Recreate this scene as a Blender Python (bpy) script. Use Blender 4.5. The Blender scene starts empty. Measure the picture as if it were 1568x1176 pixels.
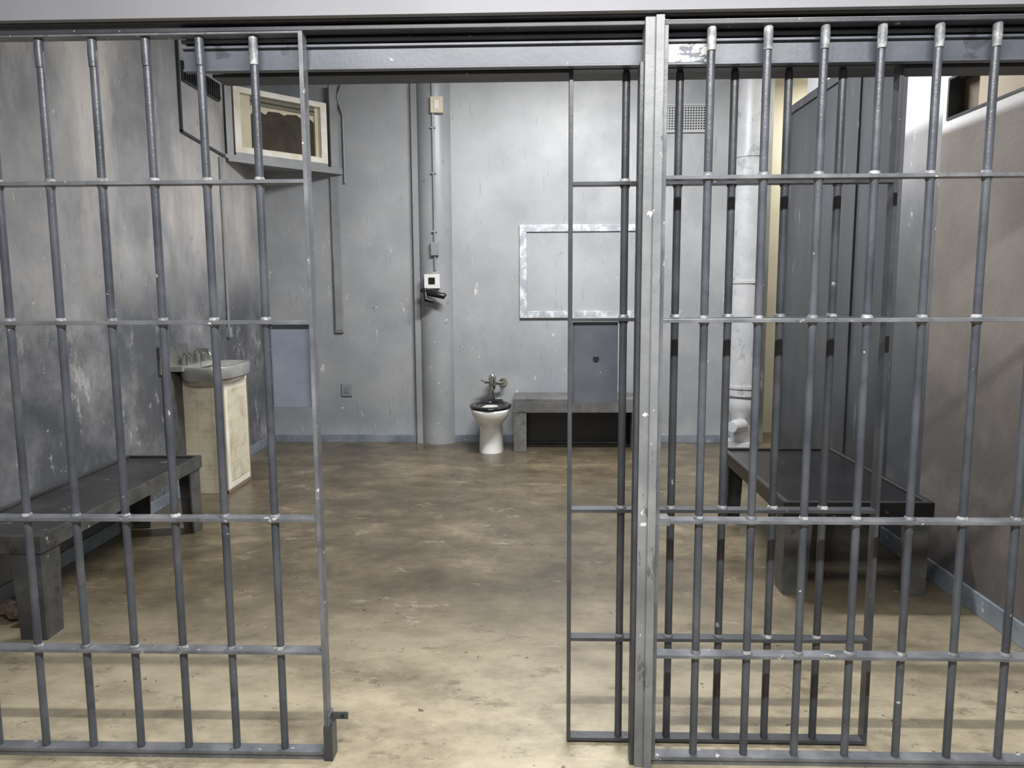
import bpy, bmesh, math, random
from mathutils import Matrix, Vector
random.seed(7)
sc=bpy.context.scene
sc.view_settings.view_transform='Standard'

# ---------------------------------------------------------------- materials
def lin(c):
    return tuple(((v/255)/12.92 if v/255<=0.04045 else (((v/255)+0.055)/1.055)**2.4) for v in c)+(1,)
def mat(name, cols, scale=2.0, detail=6, stretch=(1,1,1), rough=0.5, metal=0.0, bump=0.0, bscale=60,
        layers=(), seed=0.0, emit=None, spec=0.5, rg=0.6):
    m=bpy.data.materials.new(name); m.use_nodes=True
    nt=m.node_tree; N=nt.nodes; L=nt.links; N.clear()
    out=N.new('ShaderNodeOutputMaterial'); bs=N.new('ShaderNodeBsdfPrincipled')
    L.new(bs.outputs[0],out.inputs[0])
    bs.inputs['Roughness'].default_value=rough; bs.inputs['Metallic'].default_value=metal
    bs.inputs['Specular IOR Level'].default_value=spec
    geo=N.new('ShaderNodeNewGeometry')
    def noise(sca,st,det,off,rg=0.6):
        mp=N.new('ShaderNodeMapping'); mp.inputs['Scale'].default_value=st
        mp.inputs['Location'].default_value=(off,off*1.7,off*.6)
        L.new(geo.outputs['Position'],mp.inputs['Vector'])
        n=N.new('ShaderNodeTexNoise'); n.inputs['Scale'].default_value=sca
        n.inputs['Detail'].default_value=det; n.inputs['Roughness'].default_value=rg
        L.new(mp.outputs[0],n.inputs['Vector']); return n
    n=noise(scale,stretch,detail,seed,rg)
    rp=N.new('ShaderNodeValToRGB'); L.new(n.outputs['Fac'],rp.inputs[0])
    el=rp.color_ramp.elements
    el[0].position=cols[0][0]; el[0].color=lin(cols[0][1])
    el[1].position=cols[-1][0]; el[1].color=lin(cols[-1][1])
    for p,c in cols[1:-1]:
        e=el.new(p); e.color=lin(c)
    col=rp.outputs[0]
    for i,ly in enumerate(layers):
        n2=noise(ly['scale'],ly.get('stretch',(1,1,1)),ly.get('detail',5),seed+3.1*(i+1),ly.get('rg',0.6))
        mr=N.new('ShaderNodeMapRange'); mr.inputs[1].default_value=ly['lo']; mr.inputs[2].default_value=ly['hi']
        mr.inputs[4].default_value=ly.get('amt',1.0)
        L.new(n2.outputs['Fac'],mr.inputs[0]); fac=mr.outputs[0]
        for ax in 'xyz':
            if ax in ly:
                sp=N.new('ShaderNodeSeparateXYZ'); L.new(geo.outputs['Position'],sp.inputs[0])
                m2=N.new('ShaderNodeMapRange'); m2.interpolation_type='SMOOTHSTEP'
                a,b=ly[ax]
                m2.inputs[1].default_value=min(a,b); m2.inputs[2].default_value=max(a,b)
                m2.inputs[3].default_value=0 if a<b else 1; m2.inputs[4].default_value=1 if a<b else 0
                L.new(sp.outputs['XYZ'.index(ax.upper())],m2.inputs[0])
                mu=N.new('ShaderNodeMath'); mu.operation='MULTIPLY'
                L.new(fac,mu.inputs[0]); L.new(m2.outputs[0],mu.inputs[1]); fac=mu.outputs[0]
        mx=N.new('ShaderNodeMix'); mx.data_type='RGBA'
        L.new(fac,mx.inputs[0]); L.new(col,mx.inputs[6]); mx.inputs[7].default_value=lin(ly['color']); col=mx.outputs[2]
    L.new(col,bs.inputs['Base Color'])
    if bump>0:
        nb=noise(bscale,(1,1,1),4,seed+9)
        bp=N.new('ShaderNodeBump'); bp.inputs['Strength'].default_value=bump; bp.inputs['Distance'].default_value=0.004
        L.new(nb.outputs['Fac'],bp.inputs['Height']); L.new(bp.outputs[0],bs.inputs['Normal'])
    if emit:
        bs.inputs['Emission Color'].default_value=lin(emit[0]); bs.inputs['Emission Strength'].default_value=emit[1]
    return m

M={}
M['back']=mat('painted_wall_back',[(.35,(156,158,161)),(.5,(168,170,172)),(.65,(180,182,184))],1.3,8,rough=.42,bump=.15,bscale=35,
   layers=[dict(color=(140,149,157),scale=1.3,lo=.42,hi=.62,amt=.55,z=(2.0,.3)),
           dict(color=(138,147,157),scale=2.2,lo=.42,hi=.62,amt=.4,x=(-.6,-1.6)),
           dict(color=(200,201,202),scale=2.5,lo=.45,hi=.7,amt=.5,z=(1.2,2.6),x=(-1,.8)),  # lamp light on the upper right of the wall, painted into the colour
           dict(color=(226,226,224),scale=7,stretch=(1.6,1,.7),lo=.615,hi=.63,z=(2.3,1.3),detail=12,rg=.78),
           dict(color=(112,119,126),scale=9,stretch=(1,1,.6),lo=.645,hi=.68,amt=.5,detail=10,rg=.75),
           dict(color=(128,135,143),scale=20,stretch=(2,1,.25),lo=.62,hi=.69,amt=.45,detail=6),
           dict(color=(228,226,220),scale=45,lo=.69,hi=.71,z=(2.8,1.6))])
M['left']=mat('painted_wall_left',[(.35,(128,129,132)),(.5,(154,154,156)),(.65,(178,177,175))],1.2,10,rough=.45,bump=.2,bscale=30,seed=4,rg=.66,
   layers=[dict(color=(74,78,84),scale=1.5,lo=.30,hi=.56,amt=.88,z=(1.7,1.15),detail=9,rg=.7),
           dict(color=(214,208,202),scale=2.0,stretch=(1,1,.35),lo=.44,hi=.64,amt=.8,z=(1.4,2.0),detail=8,rg=.64),  # pale upper patches: light falling on the wall, put into the colour
           dict(color=(186,185,183),scale=4,stretch=(1,1.2,.7),lo=.575,hi=.60,amt=.65,z=(1.5,.9),detail=13,rg=.78),
           dict(color=(84,86,90),scale=6,stretch=(1,1,.5),lo=.61,hi=.66,amt=.5,detail=11,rg=.75),
           dict(color=(205,202,196),scale=30,stretch=(1,1,.5),lo=.69,hi=.71,amt=.8)])
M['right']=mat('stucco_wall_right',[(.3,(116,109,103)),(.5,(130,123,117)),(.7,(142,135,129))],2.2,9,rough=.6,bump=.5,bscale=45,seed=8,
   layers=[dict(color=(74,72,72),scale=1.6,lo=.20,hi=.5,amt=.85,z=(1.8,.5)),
           dict(color=(240,240,242),scale=1,lo=0,hi=.1,amt=.95,z=(2.20,2.25)),  # lit upper part of the wall painted in as white
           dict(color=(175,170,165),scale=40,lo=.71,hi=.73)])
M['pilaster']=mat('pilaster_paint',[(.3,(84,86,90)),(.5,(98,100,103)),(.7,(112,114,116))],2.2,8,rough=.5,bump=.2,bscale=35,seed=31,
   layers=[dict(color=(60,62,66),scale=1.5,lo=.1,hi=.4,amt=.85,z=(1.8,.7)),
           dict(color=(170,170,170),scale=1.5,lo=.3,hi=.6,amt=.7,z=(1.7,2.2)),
           dict(color=(244,244,244),scale=1,lo=0,hi=.1,amt=.95,z=(2.25,2.35)),  # bright lit top of the pilaster, painted in as white
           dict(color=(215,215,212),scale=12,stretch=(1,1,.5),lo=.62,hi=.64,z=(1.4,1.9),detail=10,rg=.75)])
M['partition']=mat('grey_sheet_metal_partition',[(.3,(52,54,57)),(.5,(63,65,68)),(.7,(76,78,80))],1.4,9,stretch=(1,1.4,.35),rough=.42,bump=.08,bscale=18,seed=12,rg=.66,
   layers=[dict(color=(140,141,142),scale=6,stretch=(1,2.5,.35),lo=.62,hi=.64,amt=.45,detail=12,rg=.75),
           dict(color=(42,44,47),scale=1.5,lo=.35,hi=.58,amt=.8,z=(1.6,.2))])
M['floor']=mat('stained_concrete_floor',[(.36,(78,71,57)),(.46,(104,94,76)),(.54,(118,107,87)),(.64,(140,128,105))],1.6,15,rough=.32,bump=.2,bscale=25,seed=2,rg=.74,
   layers=[dict(color=(198,187,162),scale=2.4,stretch=(.7,1.2,1),lo=.30,hi=.60,amt=.88,y=(3.9,2.35),detail=14,rg=.76),  # brighter floor near the corridor: lamp light painted into the colour
           dict(color=(72,65,52),scale=2.8,stretch=(.8,1.5,1),lo=.42,hi=.60,amt=.7,y=(2.7,4.2),detail=14,rg=.76),  # brown stain, weighted deep so the light falloff is painted in too
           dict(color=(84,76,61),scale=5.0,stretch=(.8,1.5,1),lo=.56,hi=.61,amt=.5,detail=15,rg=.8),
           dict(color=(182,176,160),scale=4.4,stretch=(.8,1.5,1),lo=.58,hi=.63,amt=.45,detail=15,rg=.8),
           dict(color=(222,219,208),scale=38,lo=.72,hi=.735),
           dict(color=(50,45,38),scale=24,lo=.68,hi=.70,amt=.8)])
M['steel']=mat('grey_enamel_bars',[(.3,(58,62,69)),(.5,(75,79,87)),(.7,(92,96,103))],6,6,rough=.32,bump=.25,bscale=70,seed=1,
   layers=[dict(color=(208,208,206),scale=22,lo=.69,hi=.71,amt=.8,detail=8),
           dict(color=(50,52,58),scale=12,lo=.62,hi=.70,amt=.5,detail=6)])
M['rail']=mat('grey_enamel_rail',[(.3,(84,88,94)),(.5,(106,109,115)),(.7,(130,133,137))],9,8,rough=.36,bump=.2,bscale=60,seed=5,
   layers=[dict(color=(215,215,212),scale=26,lo=.65,hi=.68,amt=.8,detail=8),
           dict(color=(60,62,66),scale=16,lo=.64,hi=.70,amt=.5,detail=6)])
M['weld']=mat('worn_weld_paint',[(.3,(92,96,102)),(.5,(126,129,133)),(.7,(205,205,203))],26,5,rough=.35,bump=.4,bscale=120)
M['door']=mat('dark_grey_door_enamel',[(.3,(50,53,58)),(.5,(64,67,72)),(.7,(79,82,87))],6,6,rough=.35,bump=.2,bscale=60,seed=15,
   layers=[dict(color=(185,185,183),scale=28,lo=.70,hi=.72,amt=.7)])
M['plate']=mat('blue_grey_lock_plate',[(.3,(86,93,106)),(.7,(104,111,124))],8,6,rough=.4,bump=.15,
   layers=[dict(color=(60,64,70),scale=20,lo=.66,hi=.70,amt=.7)])
M['plated']=mat('dark_lock_plate',[(.3,(64,68,76)),(.7,(82,87,95))],8,6,rough=.4,bump=.15,
   layers=[dict(color=(200,200,198),scale=22,lo=.69,hi=.71,amt=.7)])
M['post']=mat('light_grey_post_enamel',[(.3,(106,109,113)),(.5,(126,129,132)),(.7,(148,150,151))],5,9,rough=.4,bump=.2,seed=6,
   layers=[dict(color=(70,73,78),scale=12,stretch=(1,1,.4),lo=.61,hi=.64,amt=.7,detail=10,rg=.7),
           dict(color=(225,225,223),scale=22,lo=.66,hi=.68,amt=.9)])
M['beam']=mat('blue_grey_header_enamel',[(.3,(76,80,90)),(.5,(90,94,104)),(.7,(104,108,117))],4,9,stretch=(.6,1,1),rough=.4,bump=.15,seed=3,
   layers=[dict(color=(60,62,68),scale=14,lo=.63,hi=.67,amt=.7,detail=8),
           dict(color=(200,200,200),scale=26,lo=.70,hi=.72,amt=.7)])
M['beamchip']=mat('chipped_header_paint',[(.3,(92,96,107)),(.45,(100,104,114)),(.47,(210,210,208)),(.7,(225,225,222))],11,12,stretch=(.6,1,1),rough=.5,rg=.75)
M['darkbeam']=mat('dark_header_steel',[(.3,(54,56,61)),(.7,(74,76,82))],8,6,rough=.45,bump=.2,
   layers=[dict(color=(190,190,188),scale=24,lo=.69,hi=.72,amt=.7)])
M['lintel']=mat('white_lintel_paint',[(.3,(130,131,137)),(.7,(142,143,149))],2,5,rough=.6,bump=.1)
M['uwall']=mat('white_upper_wall',[(.3,(210,210,212)),(.7,(225,225,227))],2,5,rough=.6,bump=.1)
M['ceil']=mat('ceiling_paint',[(.3,(150,151,153)),(.7,(165,166,168))],2,5,rough=.8)
M['trimw']=mat('chipped_white_trim',[(.38,(158,165,172)),(.5,(184,189,194)),(.58,(226,229,231))],9,10,rough=.45,bump=.15,rg=.7)
M['base']=mat('blue_grey_baseboard',[(.3,(100,109,120)),(.5,(124,133,142)),(.7,(146,152,158))],5,8,rough=.5,bump=.15,
   layers=[dict(color=(205,205,200),scale=14,lo=.64,hi=.67,amt=.8)])
M['col']=mat('column_paint',[(.3,(138,141,145)),(.5,(150,153,156)),(.7,(163,165,167))],2.5,8,stretch=(1,1,.5),rough=.35,bump=.15,seed=7,
   layers=[dict(color=(222,222,220),scale=22,lo=.68,hi=.70,z=(2.2,1.0)),
           dict(color=(110,115,120),scale=9,lo=.64,hi=.70,amt=.6,detail=8)])
M['conduit']=mat('painted_conduit',[(.3,(132,134,136)),(.7,(154,156,158))],5,5,rough=.4)
M['cream']=mat('cream_plastic',[(.3,(200,190,165)),(.7,(218,210,190))],10,5,rough=.5)
M['white']=mat('white_plastic',[(.3,(222,222,218)),(.7,(236,236,232))],10,4,rough=.4)
M['black']=mat('black_plastic',[(.3,(22,23,26)),(.7,(34,35,39))],10,4,rough=.3)
M['seat']=mat('black_toilet_seat',[(.3,(20,21,24)),(.7,(30,31,34))],10,4,rough=.18)
M['porc']=mat('white_porcelain',[(.3,(222,222,217)),(.7,(238,238,234))],5,5,rough=.15,
   layers=[dict(color=(150,140,120),scale=9,lo=.62,hi=.75,amt=.5,z=(.2,0))])
M['chrome']=mat('chrome',[(.3,(180,178,172)),(.7,(214,212,205))],10,3,rough=.2,metal=1.0)
M['sinkst']=mat('worn_enamel_basin',[(.3,(148,148,146)),(.6,(186,186,182)),(.7,(205,203,198))],5,7,rough=.25,metal=.35)
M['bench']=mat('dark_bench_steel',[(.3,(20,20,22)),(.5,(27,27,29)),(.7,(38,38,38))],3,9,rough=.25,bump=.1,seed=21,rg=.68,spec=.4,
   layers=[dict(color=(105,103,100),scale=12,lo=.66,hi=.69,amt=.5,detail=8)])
M['benchtop']=mat('worn_bunk_top',[(.3,(46,46,47)),(.5,(58,58,58)),(.7,(78,77,75))],3,9,rough=.36,bump=.15,seed=27,rg=.68,
   layers=[dict(color=(150,146,140),scale=9,lo=.65,hi=.68,amt=.6,detail=8)])
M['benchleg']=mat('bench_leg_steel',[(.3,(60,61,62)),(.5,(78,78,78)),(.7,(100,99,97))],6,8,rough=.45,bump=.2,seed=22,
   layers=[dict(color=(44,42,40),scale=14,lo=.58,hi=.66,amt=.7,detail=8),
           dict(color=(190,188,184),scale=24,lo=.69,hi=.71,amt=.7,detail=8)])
M['benchback']=mat('worn_bench_grey',[(.3,(84,85,86)),(.5,(102,102,102)),(.7,(126,125,122))],5,8,rough=.5,bump=.2,seed=23,
   layers=[dict(color=(60,58,56),scale=11,stretch=(.4,1,1),lo=.58,hi=.66,amt=.7,detail=8)])
M['acw']=mat('cream_wood_frame',[(.3,(216,208,182)),(.5,(234,230,218)),(.7,(243,242,237))],7,7,rough=.55,bump=.2)
M['acpanel']=mat('yellowed_panel',[(.3,(196,186,156)),(.7,(216,208,184))],6,7,rough=.6)
M['acdark']=mat('greenish_grey_louver',[(.3,(104,104,88)),(.7,(124,124,106))],6,7,rough=.6)
M['hole']=mat('dark_brown_cavity',[(.3,(50,44,36)),(.7,(76,67,56))],6,6,rough=.8)
M['vent']=mat('vent_grille_paint',[(.3,(176,178,180)),(.7,(194,196,198))],6,5,rough=.5)
M['pipew']=mat('white_pipe_paint',[(.3,(176,180,184)),(.5,(194,196,199)),(.7,(210,211,213))],4,9,rough=.35,bump=.15,
   layers=[dict(color=(140,146,154),scale=9,stretch=(1,1,.6),lo=.56,hi=.60,amt=.6,detail=10,rg=.72)])
M['tan']=mat('tan_duct_board',[(.3,(190,176,152)),(.7,(216,203,180))],4,6,rough=.6)
M['brown']=mat('brown_duct_board',[(.3,(120,104,88)),(.7,(142,126,108))],4,6,rough=.6)
M['yellow']=mat('warm_cream_wall',[(.3,(228,222,202)),(.7,(238,233,217))],3,5,rough=.6)
M['tube']=mat('fluorescent_tube',[(.3,(255,255,255)),(.7,(255,255,255))],3,2,emit=((255,250,240),6))
M['rag']=mat('crumpled_paper',[(.3,(100,84,72)),(.6,(130,114,102)),(.7,(165,155,148))],14,6,rough=.9)

def tile_mat():
    m=bpy.data.materials.new('dirty_cream_tiles'); m.use_nodes=True
    nt=m.node_tree; N=nt.nodes; L=nt.links; bs=N['Principled BSDF']
    geo=N.new('ShaderNodeNewGeometry'); sp=N.new('ShaderNodeSeparateXYZ'); L.new(geo.outputs['Position'],sp.inputs[0])
    ad=N.new('ShaderNodeMath'); ad.operation='ADD'; L.new(sp.outputs[0],ad.inputs[0]); L.new(sp.outputs[1],ad.inputs[1])
    cb=N.new('ShaderNodeCombineXYZ'); L.new(ad.outputs[0],cb.inputs[0]); L.new(sp.outputs[2],cb.inputs[1])
    br=N.new('ShaderNodeTexBrick'); br.offset=0; br.inputs['Scale'].default_value=1
    br.inputs['Brick Width'].default_value=.105; br.inputs['Row Height'].default_value=.105
    br.inputs['Mortar Size'].default_value=.002; L.new(cb.outputs[0],br.inputs['Vector'])
    br.inputs['Color1'].default_value=lin((216,208,182)); br.inputs['Color2'].default_value=lin((226,220,200))
    br.inputs['Mortar'].default_value=lin((200,190,160))
    n=N.new('ShaderNodeTexNoise'); n.inputs['Scale'].default_value=5; n.inputs['Detail'].default_value=12; n.inputs['Roughness'].default_value=.7; L.new(geo.outputs['Position'],n.inputs['Vector'])
    mr=N.new('ShaderNodeMapRange'); mr.inputs[1].default_value=.50; mr.inputs[2].default_value=.66; mr.inputs[4].default_value=.55; L.new(n.outputs['Fac'],mr.inputs[0])
    mx=N.new('ShaderNodeMix'); mx.data_type='RGBA'; L.new(mr.outputs[0],mx.inputs[0]); L.new(br.outputs['Color'],mx.inputs[6]); mx.inputs[7].default_value=lin((146,130,98))
    L.new(mx.outputs[2],bs.inputs['Base Color']); bs.inputs['Roughness'].default_value=.4
    return m
M['tile']=tile_mat()

# ---------------------------------------------------------------- mesh builder
class B:
    def __init__(s): s.bm=bmesh.new(); s.mats=[]
    def mi(s,k):
        if k not in s.mats: s.mats.append(k)
        return s.mats.index(k)
    def hexa(s,pts,k):
        v=[s.bm.verts.new(p) for p in pts]; i=s.mi(k)
        for f in ((0,3,2,1),(4,5,6,7),(0,1,5,4),(1,2,6,5),(2,3,7,6),(3,0,4,7)):
            fc=s.bm.faces.new([v[j] for j in f]); fc.material_index=i
    def box(s,x0,x1,y0,y1,z0,z1,k):
        s.hexa([(x0,y0,z0),(x1,y0,z0),(x1,y1,z0),(x0,y1,z0),(x0,y0,z1),(x1,y0,z1),(x1,y1,z1),(x0,y1,z1)],k)
    def rings(s,rs,k,cap0=True,cap1=True,smooth=True):
        i=s.mi(k); V=[[s.bm.verts.new(p) for p in r] for r in rs]; n=len(V[0])
        for a,b in zip(V,V[1:]):
            for j in range(n):
                f=s.bm.faces.new((a[j],a[(j+1)%n],b[(j+1)%n],b[j])); f.material_index=i; f.smooth=smooth
        caps=[]
        if cap0: caps.append(s.bm.faces.new(V[0][::-1]))
        if cap1: caps.append(s.bm.faces.new(V[-1]))
        for f in caps:
            f.material_index=i
            for e in f.edges: e.smooth=False
    def tube(s,pts,r,k,seg=14,cap=True):
        pts=[Vector(p) for p in pts]; rs=[]
        rr=r if isinstance(r,(list,tuple)) else [r]*len(pts)
        d0=(pts[1]-pts[0]).normalized()
        u=d0.orthogonal().normalized()
        for i,p in enumerate(pts):
            if i==0: d=pts[1]-pts[0]
            elif i==len(pts)-1: d=pts[-1]-pts[-2]
            else: d=(pts[i+1]-p).normalized()+(p-pts[i-1]).normalized()
            d.normalize(); u=(u-d*u.dot(d)).normalized(); w=d.cross(u)
            rs.append([p+(u*math.cos(t)+w*math.sin(t))*rr[i] for t in [2*math.pi*j/seg for j in range(seg)]])
        s.rings(rs,k,cap,cap)
    def loft(s,prof,k,seg=40,cap0=True,cap1=True,ex=1.0):
        def e(v): return math.copysign(abs(v)**ex,v)
        rs=[[(cx+rx*e(math.cos(2*math.pi*j/seg)),cy+ry*e(math.sin(2*math.pi*j/seg)),z) for j in range(seg)] for z,cx,cy,rx,ry in prof]
        s.rings(rs,k,cap0,cap1)
    def prism(s,poly,z0,z1,k):
        i=s.mi(k); a=[s.bm.verts.new((x,y,z0)) for x,y in poly]; b=[s.bm.verts.new((x,y,z1)) for x,y in poly]; n=len(a)
        f=s.bm.faces.new(a[::-1]); f.material_index=i; f=s.bm.faces.new(b); f.material_index=i
        for j in range(n):
            f=s.bm.faces.new((a[j],a[(j+1)%n],b[(j+1)%n],b[j])); f.material_index=i
    def done(s,name,bevel=0.0):
        bmesh.ops.recalc_face_normals(s.bm,faces=s.bm.faces)
        me=bpy.data.meshes.new(name); s.bm.to_mesh(me); s.bm.free()
        for k in s.mats: me.materials.append(M[k])
        o=bpy.data.objects.new(name,me); sc.collection.objects.link(o)
        if bevel:
            md=o.modifiers.new('bevel','BEVEL'); md.width=bevel; md.segments=2; md.limit_method='ANGLE'; md.angle_limit=math.radians(50)
        return o

XL,XR,YB,CZ=-2.55,2.0,7.25,3.6
# ---------------------------------------------------------------- room shell
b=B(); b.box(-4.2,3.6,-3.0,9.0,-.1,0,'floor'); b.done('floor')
b=B(); b.box(XL-.15,XR+.15,YB,YB+.15,0,CZ,'back'); b.done('wall_back')
b=B(); b.box(XL-.15,XL,2.15,YB,0,CZ,'left'); b.done('wall_left')
b=B()
s0,s1,t0,t1=2.7,3.93,2.27,2.47; PE=3.97; PP=4.36
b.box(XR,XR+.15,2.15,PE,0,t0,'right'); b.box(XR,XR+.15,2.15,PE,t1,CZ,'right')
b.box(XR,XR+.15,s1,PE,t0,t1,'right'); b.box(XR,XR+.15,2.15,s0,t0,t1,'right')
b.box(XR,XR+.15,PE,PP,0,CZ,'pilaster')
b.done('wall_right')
b=B(); b.box(XR+.02,XR+.12,PP,6.42,0,2.88,'partition')
for y in (PP,5.0,5.7): b.box(XR+.005,XR+.02,y,y+.05,0,2.88,'partition')
b.box(XR+.005,XR+.02,PP,6.42,2.82,2.88,'partition'); b.box(XR+.0,XR+.13,6.38,6.43,0,2.88,'partition')
b.done('wall_right_partition',.003)
b=B(); b.box(XR+.16,XR+.3,PP,6.42,2.6,CZ,'uwall'); b.done('wall_right_upper')
b=B(); b.box(XR+.16,3.6,7.75,7.9,0,CZ,'yellow'); b.box(3.3,3.45,5.0,7.75,0,CZ,'yellow'); b.done('wall_far_room')
b=B(); b.box(-4.2,3.6,-3,9,CZ,CZ+.1,'ceil'); b.done('ceiling')
b=B(); b.box(XL,XR,2.20,2.224,2.222,CZ,'lintel'); b.box(XL,XR,2.224,2.27,2.262,CZ,'darkbeam'); b.box(XL,XR,2.27,2.52,2.275,CZ,'darkbeam'); b.done('wall_front_upper')
b=B(); b.box(-2.52,-1.14,YB-.015,YB,0,.075,'base'); b.box(-.77,XR-.02,YB-.015,YB,0,.075,'base'); b.done('baseboard_back',.003)
b=B(); b.box(XR-.015,XR,2.3,PP,0,.10,'base'); b.done('baseboard_right',.003)
b=B(); b.box(XL,XL+.015,2.3,YB,0,.08,'base'); b.done('baseboard_left',.003)
b=B()
b.box(XR-.005,XR+.10,s0,s1,t0-.0,t0+.012,'darkbeam'); b.box(XR-.005,XR+.10,s0,s1,t1-.012,t1,'darkbeam')
b.box(XR-.005,XR+.10,s1-.014,s1,t0+.012,t1-.012,'darkbeam'); b.box(XR-.005,XR+.10,s0,s0+.014,t0+.012,t1-.012,'darkbeam')
b.box(XR+.07,XR+.10,s0+.014,s1-.014,t0+.012,t1-.012,'brown'); b.box(XR+.03,XR+.07,s0+.014,3.72,t0+.012,t1-.03,'tan')
b.done('window_1')
# ---------------------------------------------------------------- header
b=B()
b.box(XL,XR,2.228,2.275,2.217,2.26,'darkbeam')
b.box(XL,XR,2.235,2.28,2.195,2.207,'darkbeam')
b.box(-1.02,XR,2.29,2.30,2.205,2.215,'darkbeam')
b.box(-1.02,XR,2.285,2.30,2.180,2.190,'beam')
b.done('trim_1',.002)
b=B()
b.box(-1.02,XR,2.32,2.335,2.16,2.262,'darkbeam')
b.box(-1.02,XR,2.298,2.318,2.108,2.172,'beam'); b.box(-1.02,XR,2.285,2.318,2.165,2.172,'beam')
b.box(.365,.50,2.2965,2.298,2.112,2.163,'beamchip')
b.box(-1.02,XR,2.290,2.318,2.104,2.110,'beam')
b.box(-.98,XR,2.49,2.518,2.12,2.272,'darkbeam'); b.box(-.98,XR,2.40,2.49,2.115,2.125,'darkbeam')
b.done('sliding_door_track',.002)
# ---------------------------------------------------------------- bar panels
Y=2.26; HW=.022
def panel(x0,x1,bars,rails,ztop,zbot,y,k,kr,stile,r=.0118,hw=HW):
    b=B()
    for x in bars:
        b.tube([(x,y,zbot),(x,y,ztop)],r,k,18)
        b.tube([(x,y,ztop),(x,y,ztop+.008),(x,y,ztop+.012)],[r,r*.8,r*.3],k,18)
    for i,z in enumerate(rails):
        b.box(x0,x1,y-hw,y+hw,z-.0055,z+.0055,kr)
        for x in bars:
            if 0<i<len(rails)-1:
                q=.0055; j=random.uniform(.93,1.07)
                b.tube([(x,y,z+q),(x,y,z+q+.005),(x,y,z+q+.010*j)],[.0168*j,.0155*j,.0122],'weld',14)
                b.tube([(x,y,z-q),(x,y,z-q-.004),(x,y,z-q-.008)],[.0155,.0145,.0122],kr,14)
    for x in stile:
        b.box(x-.006,x+.006,y-hw-.001,y+hw+.001,rails[0]-.006,rails[-1]+.006,kr)
    return b
RZ=[.022,.355,.78,1.38,1.785,2.195]
lb=[-.80-.155*i for i in range(0,12) if -.80-.155*i>-2.5]
b=panel(-2.545,-.66,lb,RZ,2.20,.02,Y,'steel','rail',[-.66,-2.535])
b.box(-.785,-.668,Y-.004,Y+.006,1.125,1.372,'plate')
for x in lb: b.tube([(x,Y-.003,2.11),(x,Y-.004,2.15),(x,Y-.003,2.185)],[.0121,.0128,.0121],'weld' if x>-.9 else 'steel',16)
b.box(-.668,-.640,Y-.028,Y+.028,0,.115,'door'); b.box(-.654,-.648,Y-.026,Y+.026,.115,.15,'rail')
b.box(-.652,-.595,Y-.004,Y+.004,.128,.15,'door'); b.tube([(-.612,Y-.006,.139),(-.612,Y+.006,.139)],.006,'black',12)
b.done('cell_bar_panel',.0012)
rb=[.49+.156*i for i in range(0,10)]
b=panel(.36,1.99,rb,RZ[:-1]+[2.205],2.20,.02,Y,'steel','rail',[.362,1.984])
for x in rb: b.tube([(x,Y-.004,2.13),(x,Y-.004,2.17),(x,Y-.003,2.20),(x,Y-.003,2.212)],[.0121,.0132,.0125,.006],'weld',16)
b.box(.355,.40,Y-.024,Y+.024,.769,.792,'rail')
b.done('cell_bar_panel',.0012)
b=B(); b.box(-2.545,-.67,Y-.018,Y+.018,0,.016,'rail'); b.box(.36,1.99,Y-.018,Y+.018,0,.016,'rail'); b.done('trim_2',.001)
b=B(); b.box(.302,.352,2.226,2.285,0,2.217,'post'); b.box(.330,.354,2.216,2.226,0,2.217,'post')
b.box(.29,.302,2.235,2.285,0,2.10,'door')
b.done('door_post',.002)
YD=2.37
db=[.268,.425,.585,.742,.898]
b=panel(.105,1.06,db,[.012,.355,.78,1.38,1.785,2.115],2.10,.014,YD,'door','door',[.105,1.06],hw=.02)
b.box(.113,.252,YD-.004,YD+.006,1.12,1.372,'plated')
b.tube([(.185,YD-.010,1.26),(.185,YD-.003,1.26)],.009,'black',14)
b.box(.2,.24,YD-.01,YD+.01,2.115,2.19,'door'); b.box(.95,.99,YD-.01,YD+.01,2.115,2.19,'door')
b.done('sliding_cell_door',.001)

# ---------------------------------------------------------------- back wall things
b=B(); b.tube([(-.94,7.3,0),(-.94,7.3,CZ)],.168,'col',64)
b.box(-1.135,-1.08,7.2,7.249,0,CZ,'col'); b.done('duct_column')
b=B(); cx=-.925; cy=7.118
b.tube([(cx,cy,1.64),(cx,cy,1.78)],.010,'conduit'); b.tube([(cx,cy,1.88),(cx,cy,3.05)],.010,'conduit'); b.tube([(cx,cy,3.15),(cx,cy,CZ)],.010,'conduit')
b.box(cx-.035,cx+.035,cy-.025,cy+.02,1.77,1.89,'conduit')
b.box(cx-.055+.04,cx+.055+.04,cy-.03,cy+.05,3.03,3.17,'cream'); b.box(cx+.02,cx+.06,cy-.036,cy-.028,3.06,3.14,'white')
for z in (1.98,2.5,2.9): b.box(cx-.022,cx+.022,cy-.013,cy+.02,z,z+.015,'conduit')
b.done('electrical_conduit',.002)
b=B(); cx=-.955
b.box(cx-.07,cx+.07,7.085,7.14,1.47,1.60,'white'); b.box(cx-.03,cx+.03,7.078,7.087,1.51,1.57,'black')
b.tube([(cx-.10,7.1,1.455),(cx,7.05,1.43),(cx+.11,7.03,1.40),(cx+.13,7.04,1.42)],[.02,.035,.03,.015],'black',12)
b.tube([(cx-.06,7.08,1.47),(cx-.05,7.04,1.37),(cx+.02,7.04,1.35)],[.02,.025,.015],'black',12)
b.done('wall_phone_dock',.003)
b=B(); b.box(-1.90,-1.82,7.225,7.25,1.06,2.50,'conduit'); b.box(-1.892,-1.828,7.219,7.225,1.08,1.75,'conduit'); b.done('electrical_raceway',.003)
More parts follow.
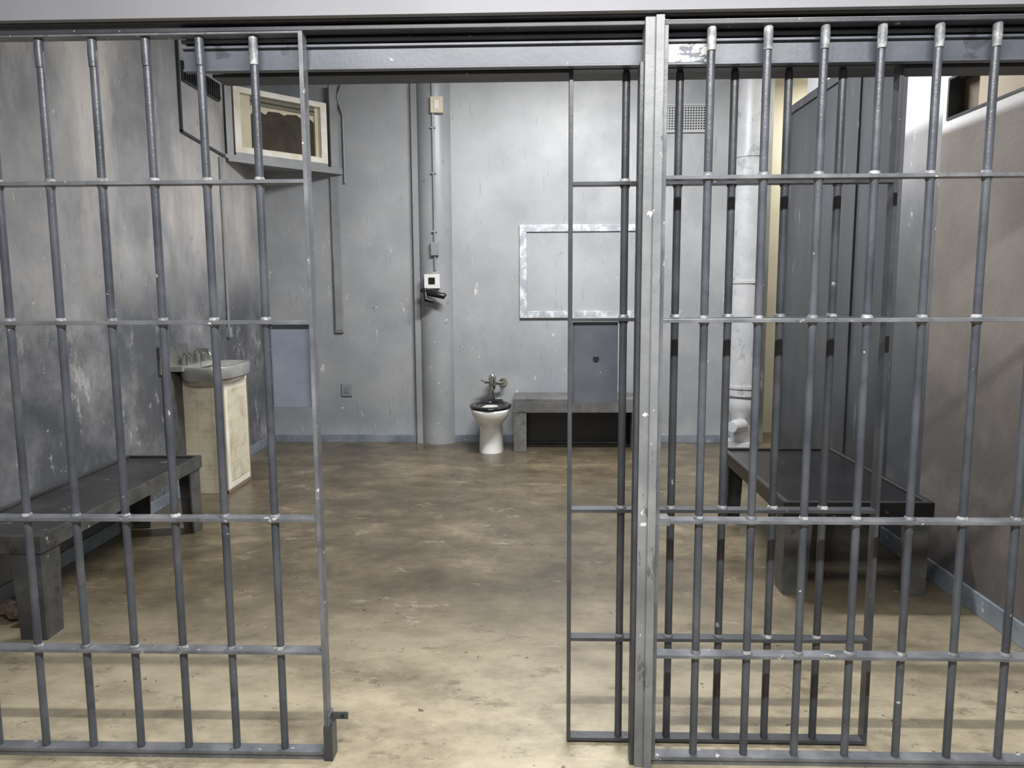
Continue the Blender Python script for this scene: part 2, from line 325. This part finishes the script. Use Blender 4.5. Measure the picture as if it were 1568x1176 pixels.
b=B(); b.tube([(-1.765,7.235,2.44),(-1.765,7.235,3.05),(-1.80,7.2,3.2),(-1.76,7.235,3.35),(-1.76,7.235,CZ)],.010,'conduit'); b.done('wall_conduit')
b=B(); b.box(-1.86,-1.76,7.238,7.25,.45,.57,'conduit'); b.box(-1.835,-1.785,7.234,7.239,.475,.545,'base'); b.done('outlet_cover',.002)
b=B()
x0,x1,z0,z1,w=-.15,1.02,1.19,2.05,.065
b.box(x0,x1,7.222,7.25,z0,z0+w,'trimw'); b.box(x0,x1,7.222,7.25,z1-w,z1,'trimw')
b.box(x0,x0+w,7.222,7.25,z0+w,z1-w,'trimw'); b.box(x1-w,x1,7.222,7.25,z0+w,z1-w,'trimw')
b.box(x0+w,x1-w,7.24,7.25,z0+w,z1-w,'back')
b.done('wall_panel_frame',.003)
b=B(); x0,x1,z0,z1=1.08,1.56,2.86,3.11
b.box(x0,x1,7.244,7.25,z0,z1,'black')
b.box(x0,x1,7.225,7.244,z0,z0+.016,'vent'); b.box(x0,x1,7.225,7.244,z1-.016,z1,'vent'); b.box(x0,x0+.016,7.225,7.244,z0,z1,'vent'); b.box(x1-.016,x1,7.225,7.244,z0,z1,'vent')
n=20
for i in range(1,n): 
    x=x0+(x1-x0)*i/n; b.box(x-.0048,x+.0048,7.236,7.242,z0+.01,z1-.01,'vent')
for i in range(1,11):
    z=z0+(z1-z0)*i/11; b.box(x0+.01,x1-.01,7.237,7.2425,z-.0045,z+.0045,'vent')
b.done('vent_grille')
b=B(); px,py=1.90,7.06
b.tube([(px,py,.48),(px,py,CZ)],.135,'pipew',40)
for z in (.55,1.5,2.6): b.tube([(px,py,z),(px,py,z+.03)],.145,'pipew',40)
b.tube([(px,py,0),(px,py,.06)],.15,'pipew',40); b.tube([(px,py,.06),(px,py,.3),(px,py,.36),(px,py,.42),(px,py,.5)],[.10,.10,.13,.13,.10],'pipew',32)
b.tube([(px-.02,py-.1,.22),(px-.1,py-.16,.22),(px-.14,py-.2,.22)],[.06,.06,.05],'pipew',20)
b.done('drain_standpipe',.002)

# ---------------------------------------------------------------- AC unit in corner
A=Vector((XL+.012,6.40)); E=Vector((-1.78,YB-.006)); dv=(E-A); nrm=Vector((dv.y,-dv.x)).normalized()
def P2(s,off=0): 
    p=A+dv*s+nrm*off; return (p.x,p.y)
b=B()
b.prism([(XL+.012,6.40),P2(1),(XL+.012,YB-.006)],2.545,2.575,'conduit')
b.prism([P2(0.02,0),P2(1,0),P2(.985,-.02),P2(.04,-.02)],2.52,2.545,'conduit')
def pbox(sa,sb,o0,o1,z0,z1,k): b.prism([P2(sa,o1),P2(sb,o1),P2(sb,o0),P2(sa,o0)],z0,z1,k)
pbox(.015,.065,-.008,-.0,2.575,3.4,'conduit'); pbox(.89,.96,-.02,-.0,2.575,3.3,'conduit')
fa,fb,za,zb=.08,.86,2.60,3.13
pbox(fa,fb,-.06,0.0,za-.025,za,'conduit')
pbox(fa,fb,-.07,0.0,zb-.045,zb,'acw'); pbox(fa,fb,-.07,0.0,za,za+.045,'acw')
pbox(fa,fa+.05,-.07,0.0,za+.045,zb-.045,'acw'); pbox(fb-.055,fb,-.07,0.0,za+.045,zb-.045,'acw')
pbox(fa+.05,fb-.055,-.09,-.075,za+.045,zb-.045,'hole')
pbox(fa+.05,fa+.15,-.072,-.045,za+.045,zb-.045,'acpanel'); pbox(fb-.085,fb-.055,-.072,-.045,za+.045,zb-.045,'acpanel')
sa0,sb0=fa+.15,fb-.085; top=zb-.045
pbox(sa0,sb0,-.06,-.045,top-.07,top,'acdark')
pbox(sa0,sb0,-.045,-.04,top-.045,top-.035,'hole')
prof=[(0,.09),(.06,.05),(.14,.03),(.2,.055),(.24,.06),(.28,.03),(.45,.025),(.52,.042),(.58,.028),(.72,.02),(.82,.05),(.88,.075),(.93,.03),(1,.06)]
for (u0,h0),(u1,h1) in zip(prof,prof[1:]):
    a0=sa0+(sb0-sa0)*u0; a1=sa0+(sb0-sa0)*u1; tz=top-.07
    p=[P2(a0,-.072),P2(a1,-.072),P2(a1,-.062),P2(a0,-.062)]
    b.hexa([(p[0][0],p[0][1],tz-h0),(p[1][0],p[1][1],tz-h1),(p[2][0],p[2][1],tz-h1),(p[3][0],p[3][1],tz-h0),
            (p[0][0],p[0][1],tz+.005),(p[1][0],p[1][1],tz+.005),(p[2][0],p[2][1],tz+.005),(p[3][0],p[3][1],tz+.005)],'acpanel')
pbox(sa0,sb0,-.072,-.05,za+.045,za+.06,'acpanel')
b.done('corner_air_conditioner')
b=B()
b.hexa([(XL+.001,5.62,2.61),(XL+.01,5.62,2.61),(XL+.01,6.36,2.56),(XL+.001,6.36,2.56),(XL+.001,5.62,3.4),(XL+.01,5.62,3.4),(XL+.01,6.36,3.4),(XL+.001,6.36,3.4)],'left')
b.box(XL+.001,XL+.02,5.61,5.63,2.60,3.4,'darkbeam')
b.hexa([(XL+.001,5.61,2.595),(XL+.02,5.61,2.595),(XL+.02,6.38,2.545),(XL+.001,6.38,2.545),(XL+.001,5.61,2.61),(XL+.02,5.61,2.61),(XL+.02,6.38,2.56),(XL+.001,6.38,2.56)],'darkbeam')
b.box(XL+.01,XL+.03,5.66,6.3,2.96,3.10,'darkbeam')
for q in range(16): b.box(XL+.03,XL+.04,5.67+q*.04,5.69+q*.04,2.97,3.09,'black')
b.done('wall_louver_bracket')
b=B(); b.tube([(XL+.012,6.28,1.1),(XL+.012,6.28,2.53)],.012,'conduit'); b.box(XL,XL+.03,6.25,6.31,1.08,1.16,'conduit'); b.done('wall_conduit')

# ---------------------------------------------------------------- sink
b=B()
b.box(XL+.02,-2.25,5.37,5.80,0.0,.83,'tile')
b.box(-2.255,-2.225,5.36,5.80,0,.83,'acw'); 
b.box(-2.226,-2.219,5.42,5.76,.08,.76,'tile')
b.box(-2.256,-2.222,5.785,5.803,0,.80,'brown'); b.box(-2.256,-2.221,5.355,5.803,0,.03,'brown'); b.box(-2.250,-2.222,5.355,5.365,0,.80,'acpanel')
b.loft([(.80,-2.36,5.52,.14,.22),(.83,-2.345,5.52,.17,.27),(.85,-2.335,5.52,.185,.29),(.92,-2.34,5.52,.19,.30),(.935,-2.34,5.52,.187,.297),(.935,-2.34,5.52,.172,.28),(.92,-2.34,5.52,.16,.265),(.84,-2.34,5.52,.12,.2)],'sinkst',48,ex=.6)
b.box(XL+.003,XL+.02,5.08,5.50,.90,1.09,'benchback'); b.box(XL+.003,XL+.02,5.50,5.86,.90,1.0,'benchback')
b.box(XL+.016,XL+.03,5.12,5.36,.25,.90,'benchleg')  # added dark strip painting the shade beside the cabinet, no real plate
b.box(XL+.02,-2.44,5.2,5.84,.91,.945,'sinkst')
for y in (5.36,5.60):
    b.tube([(-2.47,y,.94),(-2.47,y,1.01)],.014,'chrome',14)
    b.tube([(-2.505,y,1.02),(-2.435,y,1.02)],.009,'chrome',10); b.tube([(-2.47,y-.035,1.02),(-2.47,y+.035,1.02)],.009,'chrome',10)
b.tube([(-2.47,5.48,.94),(-2.47,5.48,1.02),(-2.44,5.48,1.05),(-2.38,5.48,1.04),(-2.36,5.48,1.0)],.011,'chrome',12)
b.done('sink_cabinet',.004)

# ---------------------------------------------------------------- toilet
tx=-.41
b=B()
b.loft([(0,tx,6.92,.112,.20),(.03,tx,6.92,.110,.195),(.12,tx,6.92,.105,.187),(.21,tx,6.91,.102,.187),(.26,tx,6.88,.110,.205),(.31,tx,6.85,.148,.238),(.345,tx,6.84,.166,.25),(.385,tx,6.83,.174,.255),(.405,tx,6.83,.174,.255),(.405,tx,6.82,.135,.20),(.34,tx,6.82,.12,.17),(.25,tx,6.86,.07,.1)],'porc',48,ex=.85)
b.box(tx-.10,tx+.10,7.0,7.20,.30,.40,'porc')
b.rings([[(tx+rx*math.cos(t),6.83+ry*math.sin(t),z) for t in [2*math.pi*j/48 for j in range(48)]] for z,rx,ry in
  [(.407,.182,.262),(.420,.188,.268),(.432,.182,.262),(.437,.165,.24),(.436,.135,.205),(.428,.120,.185),(.407,.118,.183),(.407,.182,.262)]],'seat',False,False)
b.box(tx-.1,tx+.1,7.05,7.10,.405,.44,'seat')
b.tube([(tx,7.14,.39),(tx,7.14,.60)],.016,'chrome',16); b.tube([(tx,7.14,.42),(tx,7.14,.45)],.028,'chrome',16)
b.tube([(tx,7.14,.53),(tx,7.14,.56),(tx,7.14,.64),(tx,7.14,.67)],[.026,.036,.036,.02],'chrome',20)
b.tube([(tx,7.14,.585),(tx+.10,7.16,.585),(tx+.10,7.25,.585)],.017,'chrome',14); b.tube([(tx+.10,7.235,.585),(tx+.10,7.249,.585)],.04,'chrome',20)
b.tube([(tx-.03,7.13,.60),(tx-.07,7.11,.60)],.016,'chrome',12); b.tube([(tx-.06,7.12,.60),(tx-.10,7.09,.62)],.008,'chrome',10)
b.done('toilet')
# ---------------------------------------------------------------- back bench
b=B()
b.box(-.205,.98,6.80,7.23,.455,.485,'benchback'); b.box(-.205,.98,6.80,6.825,.36,.455,'benchback')
b.box(-.205,-.18,6.825,7.23,.36,.455,'benchback'); b.box(.955,.98,6.825,7.23,.36,.455,'benchback')
for x in (-.20,.86):
    b.box(x,x+.115,6.803,6.823,0,.36,'benchback'); b.box(x,x+.015,6.823,6.93,0,.36,'benchback')
    b.box(x,x+.115,7.19,7.21,0,.36,'bench')  # rear legs take the dark tone to carry the bench's shade
b.box(-.085,.86,7.195,7.205,.02,.455,'bench')  # added dark sheet standing in for the shadow under the bench
b.done('bench',.003)
# ---------------------------------------------------------------- beds
def bed(x0,x1,y0,y1,side):
    z=.46; b=B(); kf='bench' if side>0 else 'benchleg'; kt='bench' if side>0 else 'benchtop'
    b.box(x0+.01,x1-.01,y0+.01,y1-.01,z-.035,z-.012,kt)
    b.box(x0,x1,y0,y0+.012,z-.075,z,kf); b.box(x0,x1,y1-.012,y1,z-.075,z,kf)
    b.box(x0,x0+.012,y0+.012,y1-.012,z-.075,z,kf); b.box(x1-.012,x1,y0+.012,y1-.012,z-.075,z,kf)
    ke='benchtop'
    b.box(x0+.012,x1-.012,y0+.012,y0+.03,z-.011,z,ke); b.box(x0+.012,x1-.012,y1-.03,y1-.012,z-.011,z,ke)
    b.box(x0+.012,x0+.03,y0+.03,y1-.03,z-.011,z,ke); b.box(x1-.03,x1-.012,y0+.03,y1-.03,z-.011,z,ke)
    t=.012
    for (cx,sx) in ((x0+.012,1),(x1-.012,-1)):
        for (cy,sy) in ((y0+.012,1),(y1-.012,-1)):
            zt=z-.04; w0,w1=.135,.115
            def q(u,v,zz): return (cx+sx*u,cy+sy*v,zz)
            b.hexa([q(0,0,0),q(w1,0,0),q(w1,t,0),q(0,t,0),q(0,0,zt),q(w0,0,zt),q(w0,t,zt),q(0,t,zt)],'benchleg')
            b.hexa([q(0,t,0),q(t,t,0),q(t,w1,0),q(0,w1,0),q(0,t,zt),q(t,t,zt),q(t,w0,zt),q(0,w0,zt)],'benchleg')
    return b.done('metal_bunk',.002)
bed(1.175,1.88,3.58,4.84,1)
bed(-2.53,-2.065,3.03,4.59,-1)
b=B()
for (x,y,r) in ((-2.35,3.25,.05),(-2.27,3.2,.035),(-2.43,3.3,.045)):
    rs=[]
    for i in range(7):
        ph=math.pi*i/6; rs.append([(x+r*(math.sin(ph)+.05)*math.cos(t)*random.uniform(.7,1.1),y+r*(math.sin(ph)+.05)*math.sin(t)*random.uniform(.7,1.1),max(0.001,r*.75*(1-math.cos(ph))*random.uniform(.85,1))) for t in [2*math.pi*j/12 for j in range(12)]])
    b.rings(rs,'rag',smooth=False)
b.done('crumpled_rag')

# ---------------------------------------------------------------- lamps
def fixture(name,cx,cy,cz,lx,ly,power,col=(1,.97,.92),tilt=0,hang=True,ls=None):
    b=B(); b.box(cx-lx/2,cx+lx/2,cy-ly/2,cy+ly/2,cz,cz+.06,'white')
    if hang:
        for x in (cx-lx*.35,cx+lx*.35): b.tube([(x,cy,cz+.06),(x,cy,CZ)],.006,'white',8)
    n=2
    for i in range(n):
        y=cy+(i-.5)*ly*.5
        b.tube([(cx-lx/2+.03,y,cz-.02),(cx+lx/2-.03,y,cz-.02)],.016,'tube',12)
    b.done(name)
    l=bpy.data.lights.new(name+'_light','AREA'); l.shape='RECTANGLE'; l.size=lx; l.size_y=ls or ly; l.energy=power; l.color=col
    o=bpy.data.objects.new(name+'_light',l); o.location=(cx,cy,cz-.045); o.rotation_euler=(math.radians(tilt),0,0); sc.collection.objects.link(o)
fixture('fluorescent_lamp',0.2,0.75,2.75,2.2,.16,116,col=(1,.985,.96),tilt=18,ls=.07)
fixture('fluorescent_lamp',0.35,5.0,3.45,1.6,.25,180,col=(.99,.99,1),tilt=10)
l=bpy.data.lights.new('far_room_light','AREA'); l.size=.5; l.energy=26; l.color=(1,.96,.86)
o=bpy.data.objects.new('far_room_light',l); o.location=(2.8,6.9,3.4); sc.collection.objects.link(o)
w=bpy.data.worlds.new('world'); sc.world=w; w.use_nodes=True
w.node_tree.nodes['Background'].inputs[0].default_value=(1,.98,.96,1); w.node_tree.nodes['Background'].inputs[1].default_value=.3
# ---------------------------------------------------------------- camera
R=(Matrix.Rotation(math.radians(1.8),3,'Z')@Matrix.Rotation(math.radians(90-7.2),3,'X')@Matrix.Rotation(math.radians(-0.3),3,'Z'))
cam=bpy.data.cameras.new('camera'); cam.sensor_width=36; cam.lens=27; cam.clip_start=.05
co=bpy.data.objects.new('camera',cam); co.matrix_world=Matrix.Translation((0,0,1.48))@R.to_4x4(); sc.collection.objects.link(co)
sc.camera=co
